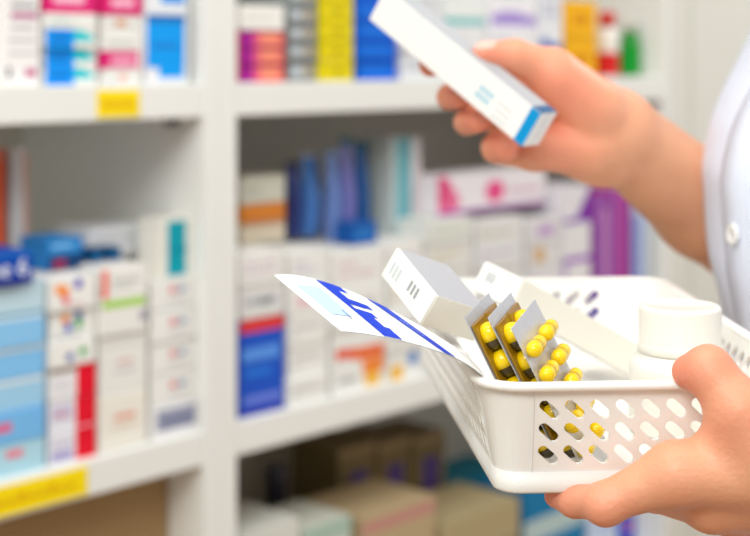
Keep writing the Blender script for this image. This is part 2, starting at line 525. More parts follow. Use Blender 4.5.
sp = [(BXW, [(.55, .5, .98, 1, (245, 140, 60)), (.6, .05, .9, .5, (245, 190, 70)), (.1, .3, .45, .5, (190, 190, 190))], 'white carton with orange and yellow emblem'), (BXW, [(.35, .0, .98, .35, OG), (.05, .1, .35, .4, (235, 90, 60))], 'white carton with orange emblem'),
      (BXW, textlines(2), 'white carton with grey print'), (BXW, textlines(2, (225, 190, 200)), 'white carton with pink print')]
zS3 = stack(332, 386, ZM, (360, 325, 288, 248), sp, 'below the tip of the leaflet', 'boxes on the middle right shelf')
sp = [(BXW, [(.55, .4, .85, .85, (30, 120, 200), 'e'), (.05, .0, .4, .5, (245, 190, 60))], 'white carton with a blue dot'), (BXW, textlines(2), 'white carton with grey print'), (BXW, textlines(2, (215, 195, 160)), 'white carton with tan print'), (BXW, textlines(1, (200, 190, 220)), 'white carton with lilac print')]
zS4 = stack(388, 424, ZM, (348, 310, 276, 240), sp, 'behind the left end of the basket', 'boxes on the middle right shelf')
zS5 = stack(427, 473, ZM, (340, 305, 270, 242, 218), [((230, 230, 226), textlines(2, (200, 200, 190)), 'off-white carton')] * 3 + [((228, 228, 224), textlines(2, (215, 195, 150)), 'off-white carton with tan print'), ((226, 228, 222), textlines(1, (200, 210, 190)), 'off-white carton with green print')], 'behind the open cartons of the basket', 'boxes on the middle right shelf')
zS6 = stack(476, 524, ZM, (335, 300, 268, 242, 218), [((228, 228, 226), textlines(2, (200, 200, 190)), 'grey-white carton')] * 3 + [((226, 226, 226), textlines(2, (190, 180, 205)), 'grey-white carton with lilac print'), ((224, 224, 222), textlines(2, (205, 185, 150)), 'grey-white carton with tan print')], 'behind the middle of the basket', 'boxes on the middle right shelf')
MGP = (165, 50, 145)
zS7 = stack(527, 561, ZM, (330, 295, 266, 242, 218), [((224, 222, 224), textlines(2, (200, 190, 205)), 'pale carton')] * 3 + [((222, 220, 220), [(.2, .2, .5, .8, (210, 170, 110))], 'pale carton with a tan mark'), ((222, 220, 222), [(.3, .3, .8, .7, (190, 150, 205))], 'pale carton with a lilac mark')], 'left of the purple packs', 'boxes on the middle right shelf')
sp = [((225, 222, 226), [(.0, .0, 1, .5, (110, 90, 190))], 'pale carton with violet base'), ((230, 228, 230), [(.0, 0, .1, 1, (150, 80, 190))], 'pale carton with a violet edge'), ((228, 226, 228), [(.0, 0, 1, .15, (150, 80, 190))], 'pale carton with a violet base line'), ((226, 222, 228), [(.4, 0, 1, 1, (120, 20, 160), 't'), (0, 0, 1, .12, (130, 60, 180))], 'pale carton with a deep purple triangle')]
zS8 = stack(563, 591, ZM, (300, 262, 222, 186), sp, 'beside the tall purple cartons', 'boxes on the middle right shelf')
for k, (a, c, y, col, ps) in enumerate(((592, 611, 196, (150, 80, 165), [(.5, .3, .9, .9, (185, 130, 190)), (0, 0, 1, .28, (70, 70, 190)), (.1, .4, .35, .8, (130, 50, 150))]), (612, 632, 190, (180, 60, 145), [(.0, .3, .3, 1, (160, 90, 180)), (0, 0, 1, .28, (60, 70, 190)), (.75, .3, 1, 1, (120, 60, 170))]), (634, 650, 215, (205, 215, 228), [(0, 0, .5, 1, (130, 150, 215))]))):
    carton(a, c, ZM + .0004, ZP((a + c) / 2, y, .012), .012, .1, col, ps,
           ('tall violet carton with a blue base behind the forearm', 'tall magenta carton with a blue base behind the forearm', 'pale blue-grey carton right of the tall magenta carton')[k], 'boxes on the middle right shelf')
# lying on the stacks of that shelf
zt = max(zS5, zS6, zS7)
carton(437, 546, zt + .0006, ZP(497, 172, .03), .03, .07, (232, 226, 230),
       [(0, 0, .2, 1, (226, 110, 150), 's'), (0, .3, .08, 1, (215, 60, 120)), (.42, .2, .6, .8, (228, 80, 140), 'e'), (.0, .0, 1, .1, (165, 90, 170)), (.62, .4, .95, .5, (210, 170, 200))],
       'long white carton with a pink end and pink dot lying on the white stacks')
zt = max(zS1, zS2)
DB = 0.075
sp = [((205, 192, 170), [(0, .85, 1, 1, (190, 150, 120))], 'beige carton'), ((214, 130, 50), [(0, 0, 1, .2, (190, 110, 50))], 'orange brown carton'), ((206, 204, 190), textlines(1, (180, 180, 170)), 'beige carton')]
stack(241, 286, zS1, (222, 203, 176), sp, 'left of the blue pouches', 'boxes set back on the middle right shelf', d0=DB - .02, dp=.05)


def pouch(px0, px1, d, base, ytop, col, label, crimp=(200, 205, 215), lean=0.0):
    t0, t1 = T(px0, d) + .001, T(px1, d) - .001
    h = ZP((px0 + px1) / 2, ytop, d) - base
    wd, dp = t1 - t0, 0.03
    bm = bmesh.new()
    nu, nv = 10, 14
    grid = {}
    for sgn in (-1, 1):
        for i in range(nu + 1):
            for j in range(nv + 1):
                u, v = i / nu, j / nv
                edge = (i in (0, nu)) or (j == nv)
                bul = (math.sin(math.pi * u) ** .5 if 0 < u < 1 else 0) * (1 - v ** 3) * (0.55 + .45 * math.sin(math.pi * min(1, v * 1.2)))
                x = (u - .5) * wd * (1 - .08 * math.sin(math.pi * v))
                key = (i, j) if edge else (sgn, i, j)
                if key in grid:
                    continue
                grid[key] = bm.verts.new((x + lean * v * h, sgn * dp / 2 * bul, v * h + 0.002 * math.sin(9 * u) * v))
        def g(i, j):
            return grid[(i, j)] if (i in (0, nu) or j == nv) else grid[(sgn, i, j)]
        for i in range(nu):
            for j in range(nv):
                q = [g(i, j), g(i + 1, j), g(i + 1, j + 1), g(i, j + 1)]
                if sgn > 0:
                    q.reverse()
                f = bm.faces.new(q)
                f.smooth = True
                f.material_index = 1 if j >= nv - 1 else 0
    o = from_bm('medicine_pouch', bm, [mat('pouch_%d_%d_%d' % col, col, .25, .5, .12, 60, bump=.3), card(crimp)])
    o.location = shelfpt((t0 + t1) / 2, d + dp / 2, base + .0006)
    o.rotation_euler = (0, 0, RZ)
    tag(o, label, 'pouch', 'blue pouches on the middle right shelf')
    return o


zz = zS2
pouch(294, 308, .09, zz, 163, (45, 60, 130), 'dark blue pouch, leftmost of the blue pouches on the white cartons', (40, 50, 100))
pouch(309, 327, .09, zz, 152, (75, 130, 205), 'sky blue pouch, second from the left of the blue pouches')
zz = zS3
pouch(334, 347, .07, zz, 150, (110, 140, 205), 'light periwinkle pouch, third from the left of the blue pouches', (150, 180, 220))
pouch(348, 361, .07, zz, 138, (125, 125, 195), 'lavender pouch with teal top, fourth from the left of the blue pouches', (0, 120, 130))
pouch(362, 376, .07, zz, 142, (25, 85, 150), 'deep blue pouch, rightmost of the blue pouches', (0, 105, 130))
carton(352, 378, zS3 + .0006, ZP(365, 222, .03), .03, .03, (20, 85, 165), [(.1, .3, .8, .7, (40, 115, 190))], 'small blue box lying in front of the blue pouches')
carton(391, 405, zS4 + .0006, ZP(398, 137, .06), .06, .05, (190, 200, 198), [(.4, .0, 1, .98, (90, 180, 195))], 'upright grey carton with teal edge right of the pouches', 'boxes set back on the middle right shelf')
carton(406, 422, zS4 + .0006, ZP(414, 137, .06), .06, .05, (206, 204, 206), [(.0, .0, .3, 1, (100, 185, 198)), (.5, .2, .9, .8, (214, 200, 205))], 'upright pale pinkish carton right of the teal-edged one', 'boxes set back on the middle right shelf')

# right unit, lowest shelf in view
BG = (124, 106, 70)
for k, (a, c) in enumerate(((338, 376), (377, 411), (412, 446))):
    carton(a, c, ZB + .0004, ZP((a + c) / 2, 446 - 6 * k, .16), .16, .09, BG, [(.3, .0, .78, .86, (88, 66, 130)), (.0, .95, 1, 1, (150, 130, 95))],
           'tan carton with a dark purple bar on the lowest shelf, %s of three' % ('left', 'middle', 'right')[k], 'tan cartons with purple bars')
carton(362, 436, ZB + .0004, ZP(400, 507, .03), .03, .11, (186, 164, 128), [(0, .9, 1, .97, (196, 140, 130))], 'low peach-tan carton in front of the purple-barred ones')
carton(441, 520, ZB + .0004, ZP(480, 512, .03), .03, .11, (176, 160, 122), [(0, .6, 1, .7, (160, 142, 110))], 'low tan carton below the near corner of the basket')
carton(452, 520, ZB + .0004, ZP(486, 478, .16), .16, .1, (30, 140, 170), [(.2, .5, .9, .9, (200, 215, 215)), (0, .75, .2, 1, (0, 110, 150))], 'teal carton set back on the lowest shelf under the basket')
carton(523, 585, ZB + .0004, ZP(554, 480, .05), .05, .09, (20, 120, 170), [(.0, .5, 1, .7, (180, 200, 200))], 'blue teal carton on the lowest shelf behind the index finger')
carton(588, 618, ZB + .0004, ZP(603, 512, .05), .05, .1, (200, 215, 235), [(.3, .6, 1, 1, (190, 205, 240))], 'pale blue carton on the lowest shelf below the hand')
carton(621, 655, ZB + .0004, ZP(638, 513, .05), .05, .1, (40, 90, 220), [(.25, .55, .7, .95, (230, 120, 160), 'e')], 'bright blue carton with a pink dot below the hand')
carton(239, 300, ZB + .0004, ZP(270, 527, .03), .03, .09, (218, 220, 212), textlines(1, (190, 190, 185)), 'low white carton at the left end of the lowest shelf')
carton(303, 352, ZB + .0004, ZP(330, 522, .03), .03, .09, (205, 208, 196), [(0, .9, 1, 1, (170, 195, 180))], 'low pale carton with greenish top edge on the lowest shelf')
bottle(276, 14, .17, ZB, 466, (210, 205, 196), (45, 42, 60), (190, 60, 90), 'white bottle with dark cap and red band on the lowest shelf', yband=(.78, .93))


# ------------------------------------------------------------------ signed-distance modelling (basket contents aside)
def PT(px, py, Y):
    return np.array([(px - HX) / F * Y, Y, -(py - HY) / F * Y])


def smin(a, b, k):
    h = np.clip(0.5 + 0.5 * (b - a) / k, 0, 1)
    return b + (a - b) * h - k * h * (1 - h)


def cone(P, a, b, ra, rb):
    a, b = np.asarray(a, float), np.asarray(b, float)
    ab = (b - a).astype(np.float32)
    L2 = float((ab ** 2).sum())
    t = ((P[..., 0] - a[0]) * ab[0] + (P[..., 1] - a[1]) * ab[1] + (P[..., 2] - a[2]) * ab[2]) / L2
    t = np.clip(t, 0, 1)
    d = np.sqrt((P[..., 0] - a[0] - t * ab[0]) ** 2 + (P[..., 1] - a[1] - t * ab[1]) ** 2 + (P[..., 2] - a[2] - t * ab[2]) ** 2)
    return d - (ra + (rb - ra) * t)


def ball(P, c, r):
    return np.sqrt((P[..., 0] - c[0]) ** 2 + (P[..., 1] - c[1]) ** 2 + (P[..., 2] - c[2]) ** 2) - r


def chain(P, pts, rad, k=0.003):
    r = None
    for i in range(len(pts) - 1):
        d = cone(P, pts[i], pts[i + 1], rad[i], rad[i + 1])
        r = d if r is None else smin(r, d, k)
    return r


def surface_nets(f, lo, hi, h):
    lo = np.array(lo, float)
    n = np.ceil((np.array(hi) - lo) / h).astype(int) + 1
    ax = [(lo[i] + h * np.arange(n[i])).astype(np.float32) for i in range(3)]
    V = np.empty(tuple(n), np.float32)
    step = max(1, int(1.5e6 / (n[1] * n[2])))
    for i in range(0, n[0], step):
        X, Y, Z = np.meshgrid(ax[0][i:i + step], ax[1], ax[2], indexing='ij')
        V[i:i + step] = f(np.stack([X, Y, Z], -1))
    ins = V < 0
    cs = [(a, b, c) for a in (0, 1) for b in (0, 1) for c in (0, 1)]

    def sub(A, o):
        return A[o[0]:n[0] - 1 + o[0], o[1]:n[1] - 1 + o[1], o[2]:n[2] - 1 + o[2]]
    cnt = sum(sub(ins, o).astype(np.int8) for o in cs)
    mask = (cnt > 0) & (cnt < 8)
    idx = np.argwhere(mask)
    ids = -np.ones(mask.shape, np.int64)
    ids[mask] = np.arange(len(idx))
    acc = np.zeros((len(idx), 3))
    num = np.zeros(len(idx))
    vals = {o: V[idx[:, 0] + o[0], idx[:, 1] + o[1], idx[:, 2] + o[2]].astype(float) for o in cs}
    for o in cs:
        for a in range(3):
            if o[a] == 0:
                o2 = tuple(1 if j == a else o[j] for j in range(3))
                v0, v1 = vals[o], vals[o2]
                cr = (v0 < 0) != (v1 < 0)
                t = np.where(cr, v0 / np.where(cr, v0 - v1, 1), 0)
                p = np.array(o, float)[None, :].repeat(len(idx), 0)
                p[:, a] += t
                acc += p * cr[:, None]
                num += cr
    verts = lo + h * (idx + acc / num[:, None])
    quads = []
    for a in range(3):
        b, c = (a + 1) % 3, (a + 2) % 3
        sl0 = [slice(None)] * 3
        sl1 = [slice(None)] * 3
        sl0[a], sl1[a] = slice(0, n[a] - 1), slice(1, n[a])
        for s_, flip in ((1, False), (-1, True)):
            A, B = ins[tuple(sl0)], ins[tuple(sl1)]
            e = np.argwhere(A & ~B if s_ == 1 else ~A & B)
            if len(e) == 0:
                continue
            ok = (e[:, b] > 0) & (e[:, c] > 0) & (e[:, b] < n[b] - 1) & (e[:, c] < n[c] - 1)
            e = e[ok]
            eb = np.zeros(3, int)
            eb[b] = 1
            ec = np.zeros(3, int)
            ec[c] = 1
            q = [ids[tuple((e - x).T)] for x in (eb + ec, ec, 0 * eb, eb)]
            q = np.stack(q, 1)
            if flip:
                q = q[:, ::-1]
            quads.append(q)
    return verts, np.concatenate(quads)


def nets_mesh(name, f, lo, hi, h):
    v, q = surface_nets(f, lo, hi, h)
    v = v + np.array([0, 0, CAMZ])
    me = bpy.data.meshes.new(name)
    me.from_pydata(v.tolist(), [], q.tolist())
    me.update()
    me.polygons.foreach_set('use_smooth', [True] * len(me.polygons))
    return me


# ---- right hand (raised, further away), palm to the lens
RW = PT(613, 131, .905)
RW2 = PT(600, 150, .905)
RELB = np.array([0.318, 1.027, -0.157])
R = {
    'index': [PT(506, 76, .908), PT(458, 63, .920), PT(432, 63, .903), PT(430, 66, .890)],
    'middle': [PT(502, 99, .914), PT(463, 90, .924), PT(450, 97, .902), PT(460, 97, .884)],
    'ring': [PT(510, 122, .912), PT(478, 115, .918), PT(467, 122, .894), PT(478, 122, .876)],
    'pinky': [PT(534, 150, .896), PT(507, 149, .902), PT(497, 148, .886), PT(506, 148, .872)],
    'thumb': [PT(590, 108, .888), PT(550, 70, .876), PT(514, 57, .868), PT(485, 54, .862)],
}
RR = {'index': (.0105, .0088, .008, .007), 'middle': (.0108, .009, .0082, .0072), 'ring': (.0105, .0086, .008, .007), 'pinky': (.0122, .0105, .0096, .0082), 'thumb': (.0165, .0135, .0108, .0082)}


def right_arm(P):
    d = chain(P, [RW, PT(705, 207, .965), RELB], (.0268, .0345, .041), .01)
    d = smin(d, cone(P, RW, RW2, .0235, .021), .012)
    palm = None
    for k, wr in (('index', RW), ('middle', RW), ('ring', RW2), ('pinky', RW2)):
        m = cone(P, wr, R[k][0], .017, RR[k][0] + .001)
        palm = m if palm is None else smin(palm, m, .010)
    palm = smin(palm, cone(P, PT(590, 108, .886), PT(558, 82, .876), .0200, .016), .007)   # ball of the thumb
    palm = smin(palm, cone(P, PT(588, 147, .888), PT(545, 148, .882), .0170, .0135), .006)    # heel
    d = smin(d, palm, .014)
    d = smin(d, chain(P, R['thumb'], RR['thumb'], .004), .010)
    f = None
    for k in ('index', 'middle', 'ring', 'pinky'):
        c = chain(P, R[k], RR[k], .003)
        f = c if f is None else smin(f, c, .0012)
    return smin(d, f, .006)


# ---- left hand (near), back of the hand to the lens, thumb over the rim
LW = np.array([.208, .594, -.188])
LELB = np.array([.40, .665, -.215])
L = {
    'index': [PT(676, 474, .590), PT(604, 503, .5945), PT(574, 501, .609), PT(556, 496, .620)],
    'middle': [np.array([.145, .602, -.189]), np.array([.128, .640, -.1975]), np.array([.106, .660, -.197]), np.array([.090, .676, -.1965])],
    'ring': [np.array([.159, .616, -.197]), np.array([.143, .664, -.199]), np.array([.121, .685, -.198]), np.array([.106, .700, -.1975])],
    'pinky': [np.array([.172, .632, -.200]), np.array([.160, .676, -.199]), np.array([.143, .694, -.198]), np.array([.131, .706, -.1975])],
    'thumb': [PT(790, 464, .583), PT(739, 410, .586), PT(708, 371, .594), PT(689, 372, .600)],
}
LR_ = {'index': (.0125, .0080, .0068, .0053), 'middle': (.0128, .0088, .0078, .0068), 'ring': (.0122, .0084, .0075, .0066), 'pinky': (.0112, .0076, .0068, .006), 'thumb': (.0165, .0122, .0104, .0074)}


def left_arm(P):
    d = chain(P, [LW, LW * .5 + LELB * .5, LELB], (.024, .033, .041), .01)
    d = smin(d, cone(P, LW + np.array([0, -.004, .012]), LW + np.array([0, .008, -.012]), .020, .020), .012)
    palm = None
    offs = {'index': (0, -.008, .014), 'middle': (0, -.002, .004), 'ring': (0, .006, -.006), 'pinky': (0, .012, -.014)}
    for k in ('index', 'middle', 'ring', 'pinky'):
        m = cone(P, LW + np.array(offs[k]), L[k][0], .0155, LR_[k][0] + .0005)
        palm = m if palm is None else smin(palm, m, .010)
    palm = smin(palm, cone(P, PT(790, 450, .585), PT(738, 436, .589), .016, .0115), .010)
    palm = smin(palm, cone(P, PT(742, 424, .592), PT(716, 449, .594), .0095, .0085), .009)    # web
    d = smin(d, palm, .012)
    d = smin(d, chain(P, L['thumb'], LR_['thumb'], .004), .009)
    f = None
    for k in ('index', 'middle', 'ring', 'pinky'):
        c = chain(P, L[k], LR_[k], .003)
        f = c if f is None else smin(f, c, .0012)
    d = smin(d, f, .006)
    # knuckle of the index finger
    d = smin(d, ball(P, PT(606, 506, .5925), .0072), .006)
    return d


# ---- trunk, head, legs
FA = math.radians(192)
FD = np.array([math.cos(FA), math.sin(FA)])      # facing
LD = np.array([-FD[1], FD[0]])                   # towards the person's left
PC = np.array([.340, .862])
TZ = [-.60, -.50, -.35, -.25, -.17, -.13, -.07, -.04, -.02, .01, .04, .075, .10]
TA = [.130, .128, .122, .106, .114, .122, .127, .119, .108, .086, .066, .048, .035]
TB = [.185, .185, .185, .150, .155, .165, .172, .172, .172, .172, .170, .160, .120]


def local(P):
    x = P[..., 0] - PC[0]
    y = P[..., 1] - PC[1]
    return x * FD[0] + y * FD[1], x * LD[0] + y * LD[1], P[..., 2]


def trunk(P, off=0.0, zlo=-.60, zhi=.10):
    f, l, z = local(P)
    a = np.interp(z, TZ, TA) + off
    b = np.interp(z, TZ, TB) + off
    e = (np.sqrt((f / a) ** 2 + (l / b) ** 2) - 1) * np.minimum(a, b)
    return np.maximum(e, np.maximum(zlo - z, z - zhi - off))


def W3(f, l, z):
    return np.array([PC[0] + f * FD[0] + l * LD[0], PC[1] + f * FD[1] + l * LD[1], z])


RSH, LSH = W3(-.055, -.165, .055), W3(-.02, .165, .055)


def body(P):
    d = trunk(P, -.012)
    d = smin(d, cone(P, RSH, RELB, .048, .037), .02)
    d = smin(d, cone(P, LSH, LELB, .048, .037), .02)
    d = smin(d, cone(P, RELB, RELB * .6 + RW * .4, .037, .028), .01)
    d = smin(d, cone(P, LELB, LELB * .6 + LW * .4, .037, .028), .01)
    d = smin(d, cone(P, W3(-.02, 0, .07), W3(.0, 0, .19), .058, .05), .03)
    f, l, z = local(P)
    hd = (np.sqrt(((f - .01) / .092) ** 2 + (l / .073) ** 2 + ((z - .262) / .115) ** 2) - 1) * .075
    hd = smin(hd, cone(P, W3(.055, 0, .19), W3(.03, 0, .21), .032, .045), .03)        # jaw
    hd = smin(hd, cone(P, W3(.098, 0, .275), W3(.112, 0, .245), .007, .012), .014)     # nose
    for s in (-1, 1):
        hd = np.maximum(hd, -ball(P, W3(.1, .032 * s, .272), .016))                      # eye sockets
        hd = smin(hd, ball(P, W3(.079, .031 * s, .270), .0135), .003)                     # eyes
        hd = smin(hd, cone(P, W3(-.005, .076 * s, .285), W3(.0, .075 * s, .245), .011, .008), .006)   # ears
    hd = smin(hd, cone(P, W3(.094, -.018, .212), W3(.094, .018, .212), .007, .007), .005)     # lips
    d = smin(d, hd, .02)
    for s in (-1, 1):
        leg = chain(P, [W3(0, .085 * s, -.5), W3(.01, .08 * s, -.82), W3(-.01, .08 * s, -1.2)], (.085, .055, .036), .02)
        leg = smin(leg, cone(P, W3(-.02, .08 * s, -1.245), W3(.12, .09 * s, -1.252), .034, .027), .02)
        d = smin(d, leg, .03)
    return d


def coat(P):
    f, l, z = local(P)
    ang = np.arctan2(l, f)
    fold = .0022 * np.sin(ang * 11 + z * 9) * np.clip((-z - .1) * 4, 0, 1) + .0012 * np.sin(z * 70 + l * 40) * np.exp(-((z + .16) / .05) ** 2)
    d = trunk(P, .0, -.78, .095)
    # skirt widens to the hem
    d = d - fold
    d = smin(d, cone(P, RSH, RSH * .35 + RELB * .65, .056, .052), .02)
    d = smin(d, cone(P, LSH, LSH * .35 + LELB * .65, .062, .055), .02)
    return d


person = thing('person', 'person in a white coat holding a basket and reaching out with a carton', 'person', (PC[0], PC[1], 0.0))
mb = nets_mesh('body', body, (.10, .50, -1.29), (.62, 1.25, .40), .009)
mr = nets_mesh('right_arm', right_arm, (.015, .82, -.205), (.365, 1.075, .035), .0017)
ml = nets_mesh('left_arm', left_arm, (.065, .55, -.262), (.445, .725, -.085), .0015)
ob = link('body', mb, [])
tmp = [link('right_arm_tmp', mr, []), link('left_arm_tmp', ml, [])]
for t_ in tmp:
    md = ob.modifiers.new('join', 'BOOLEAN')
    md.operation = 'UNION'
    md.solver = 'EXACT'
    md.object = t_
dg = bpy.context.evaluated_depsgraph_get()
me = bpy.data.meshes.new_from_object(ob.evaluated_get(dg))
me.name = 'body'
ob.modifiers.clear()
ob.data = me
for t_ in tmp:
    bpy.data.objects.remove(t_)
me.polygons.foreach_set('use_smooth', [True] * len(me.polygons))
# colour of the skin: fingertips, knuckles and the palm are ruddier than the forearms, nails paler
nv = len(me.vertices)
co = np.empty(nv * 3, np.float32)
me.vertices.foreach_get('co', co)
co = co.reshape(-1, 3) - np.array([0, 0, CAMZ], np.float32)
red = np.zeros(nv)
for D_ in (R, L):
    for k, p in D_.items():
        for j, wt in ((0, .35), (1, .6), (2, .6), (3, 1.0)):
            red = np.maximum(red, wt * np.exp(-(np.linalg.norm(co - p[j], axis=1) / .019) ** 2))
red = np.maximum(red, .75 * np.exp(-(np.linalg.norm(co - PT(562, 92, .865), axis=1) / .035) ** 2))
red = np.maximum(red, .75 * np.exp(-(np.linalg.norm(co - PT(555, 140, .88), axis=1) / .03) ** 2))
nail = np.zeros(nv)
shoe = (co[:, 2] < -1.17).astype(float)
trou = ((co[:, 2] < -.55) & (co[:, 2] >= -1.17)).astype(float)
for tip, prev, up in ((R['thumb'][3], R['thumb'][2], np.array([0, -.3, 1.0])), (L['thumb'][3], L['thumb'][2], np.array([.1, .8, .6]))):
    dr = (tip - prev) / np.linalg.norm(tip - prev)
    up = up - dr * (up @ dr)
    up /= np.linalg.norm(up)
    sd = np.cross(dr, up)
    q = co - (tip + dr * .001)
    e = (q @ dr / .007) ** 2 + (q @ sd / .0062) ** 2
    nail = np.maximum(nail, np.clip((1 - e) * 6, 0, 1) * ((q @ up) > .003))
ca = me.color_attributes.new('skin_tone', 'FLOAT_COLOR', 'POINT')
cols = np.stack([red, nail, np.maximum(trou * .5, shoe), np.ones(nv)], 1).astype(np.float32)
ca.data.foreach_set('color', cols.ravel())

ms = bpy.data.materials.new('skin')
ms.use_nodes = True
nt = ms.node_tree
bs = nt.nodes['Principled BSDF']
at = nt.nodes.new('ShaderNodeAttribute')
at.attribute_name = 'skin_tone'
sep = nt.nodes.new('ShaderNodeSeparateColor')
nt.links.new(at.outputs['Color'], sep.inputs['Color'])
tc = nt.nodes.new('ShaderNodeTexCoord')
nz = nt.nodes.new('ShaderNodeTexNoise')
nz.inputs['Scale'].default_value = 55
nz.inputs['Detail'].default_value = 4
nt.links.new(tc.outputs['Object'], nz.inputs['Vector'])


def mixc(a, b, fac):
    m = nt.nodes.new('ShaderNodeMix')
    m.data_type = 'RGBA'
    for sck, v in (('A', a), ('B', b), ('Factor', fac)):
        if isinstance(v, (tuple, float, int)):
            m.inputs[sck].default_value = v
        else:
            nt.links.new(v, m.inputs[sck])
    return m.outputs['Result']


base = mixc(lin((238, 180, 142)), lin((224, 160, 123)), nz.outputs['Fac'])
base = mixc(base, lin((236, 142, 116)), sep.outputs['Red'])
base = mixc(base, lin((240, 190, 176)), sep.outputs['Green'])
base = mixc(base, lin((40, 42, 55)), sep.outputs['Blue'])
nt.links.new(base, bs.inputs['Base Color'])
bs.inputs['Roughness'].default_value = .45
bs.inputs['Specular IOR Level'].default_value = .4
bs.inputs['Subsurface Weight'].default_value = .22
bs.inputs['Subsurface Radius'].default_value = (1.0, .35, .2)
bs.inputs['Subsurface Scale'].default_value = .008
nz2 = nt.nodes.new('ShaderNodeTexNoise')
nz2.inputs['Scale'].default_value = 420
nz2.inputs['Detail'].default_value = 4
nt.links.new(tc.outputs['Object'], nz2.inputs['Vector'])
bp = nt.nodes.new('ShaderNodeBump')
bp.inputs['Strength'].default_value = .45
bp.inputs['Distance'].default_value = .0008
nt.links.new(nz2.outputs['Fac'], bp.inputs['Height'])
nt.links.new(bp.outputs['Normal'], bs.inputs['Normal'])
me.materials.clear()
me.materials.append(ms)


def to_person(o):
    o.parent = person
    o.matrix_parent_inverse = Matrix.Translation(-person.location)
    return o


to_person(ob)
M_COAT = mat('coat_cotton', (226, 233, 250), .7, .2, .05, 90, bump=.15)
mc = nets_mesh('coat', coat, (.10, .55, -.80), (.60, 1.22, .13), .006)
oc = to_person(link('coat', mc, M_COAT))
oc['label'] = 'white short sleeved coat with buttons'
# placket, collar and buttons
bm = bmesh.new()
prev = None
for k in range(60):
    z = .06 - k * .0135
    a = float(np.interp(z, TZ, TA))
    b_ = float(np.interp(z, TZ, TB))
    row = []
    for l, o_ in ((-.0185, .0008), (-.018, .0035), (0, .004), (.018, .0035), (.0185, .0008)):
        f = a * math.sqrt(max(0, 1 - (l / b_) ** 2)) + o_
        p = W3(f, l, z)
        row.append(bm.verts.new((p[0], p[1], p[2] + CAMZ)))
    if prev:
        for i in range(4):
            bm.faces.new((prev[i], row[i], row[i + 1], prev[i + 1])).smooth = True
    prev = row
op = from_bm('button_placket', bm, M_COAT)
op.parent = oc
op.matrix_parent_inverse = Matrix.Translation(-person.location)
op.matrix_parent_inverse = Matrix.Identity(4)
for z in (.0, -.104, -.208, -.312):
    a = float(np.interp(z, TZ, TA))
    bm = bmesh.new()
    add_lathe(bm, [(0, .0), (.0062, 0), (.0068, .0012), (.0062, .0024), (.0045, .0026), (.004, .0019), (0, .0019)], 24)
    for hx, hy in ((.0013, .0013), (-.0013, .0013), (.0013, -.0013), (-.0013, -.0013)):
        add_lathe(bm, [(0, .00195), (.0006, .00195)], 8, 1, hx, hy)
    bt = from_bm('button', bm, [mat('button_resin', (240, 240, 238), .25, .5, .03, 50), card((170, 170, 172))])
    p = W3(a + .0042, 0.0, z)
    bt.rotation_euler = Vector((FD[0], FD[1], 0.0)).to_track_quat('Z', 'Y').to_euler()
    bt.location = (p[0], p[1], p[2] + CAMZ)
    bt.parent = oc


def hair(P):
    f, l, z = local(P)
    d = (np.sqrt(((f + .012) / .1) ** 2 + (l / .084) ** 2 + ((z - .285) / .115) ** 2) - 1) * .085
    d = smin(d, cone(P, W3(-.08, 0, .27), W3(-.085, 0, .12), .05, .035), .03)
    face = (np.sqrt(((f - .1) / .07) ** 2 + (l / .068) ** 2 + ((z - .24) / .085) ** 2) - 1) * .06
    return np.maximum(d, -face)


oh = to_person(link('hair', nets_mesh('hair', hair, (.2, .72, .05), (.55, 1.02, .42), .006), mat('dark_hair', (38, 28, 24), .4, .4, .3, 120)))

# ------------------------------------------------------------------ carton in the raised hand
La = Vector((.658, -.50, -.563)).normalized()
Wa = Vector((.62, 0, .78))
Wa = (Wa - La * Wa.dot(La)).normalized()
Na = La.cross(Wa)
if Na.y > 0:
    Na = -Na
be = math.radians(24)
Wb = Wa * math.cos(be) + Na * math.sin(be)
Nb = Na * math.cos(be) - Wa * math.sin(be)
BL, BW, BT = .138, .0242, .0185
bm = bmesh.new()
add_box(bm, (-BL / 2, -BW / 2, -BT / 2), (BL / 2, BW / 2, BT / 2), 0, .0005)
bm.normal_update()
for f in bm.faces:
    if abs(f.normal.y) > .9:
        f.material_index = 5  # greyer card on both narrow sides, shade put into the colour


def patch(bm, x0, y0, x1, y1, z, mi):
    f = bm.faces.new([bm.verts.new(q) for q in ((x0, y0, z), (x1, y0, z), (x1, y1, z), (x0, y1, z))])
    f.material_index = mi


zf = BT / 2 + .00012
patch(bm, BL / 2 - .0075, -BW / 2 + .0002, BL / 2 - .0002, BW / 2 - .0002, zf, 1)
xs = BL / 2 - .045
for r_ in range(2):
    for k in range(4):
        patch(bm, xs + .003 * k + .001 * r_, -.006 + .005 * r_, xs + .003 * k + .0022 + .001 * r_, -.0025 + .005 * r_, zf, 2)
for r_ in range(3):
    for k in range(3):
        patch(bm, xs + .017 + .004 * k, -.009 + .0045 * r_, xs + .020 + .004 * k, -.008 + .0045 * r_, zf, 3)
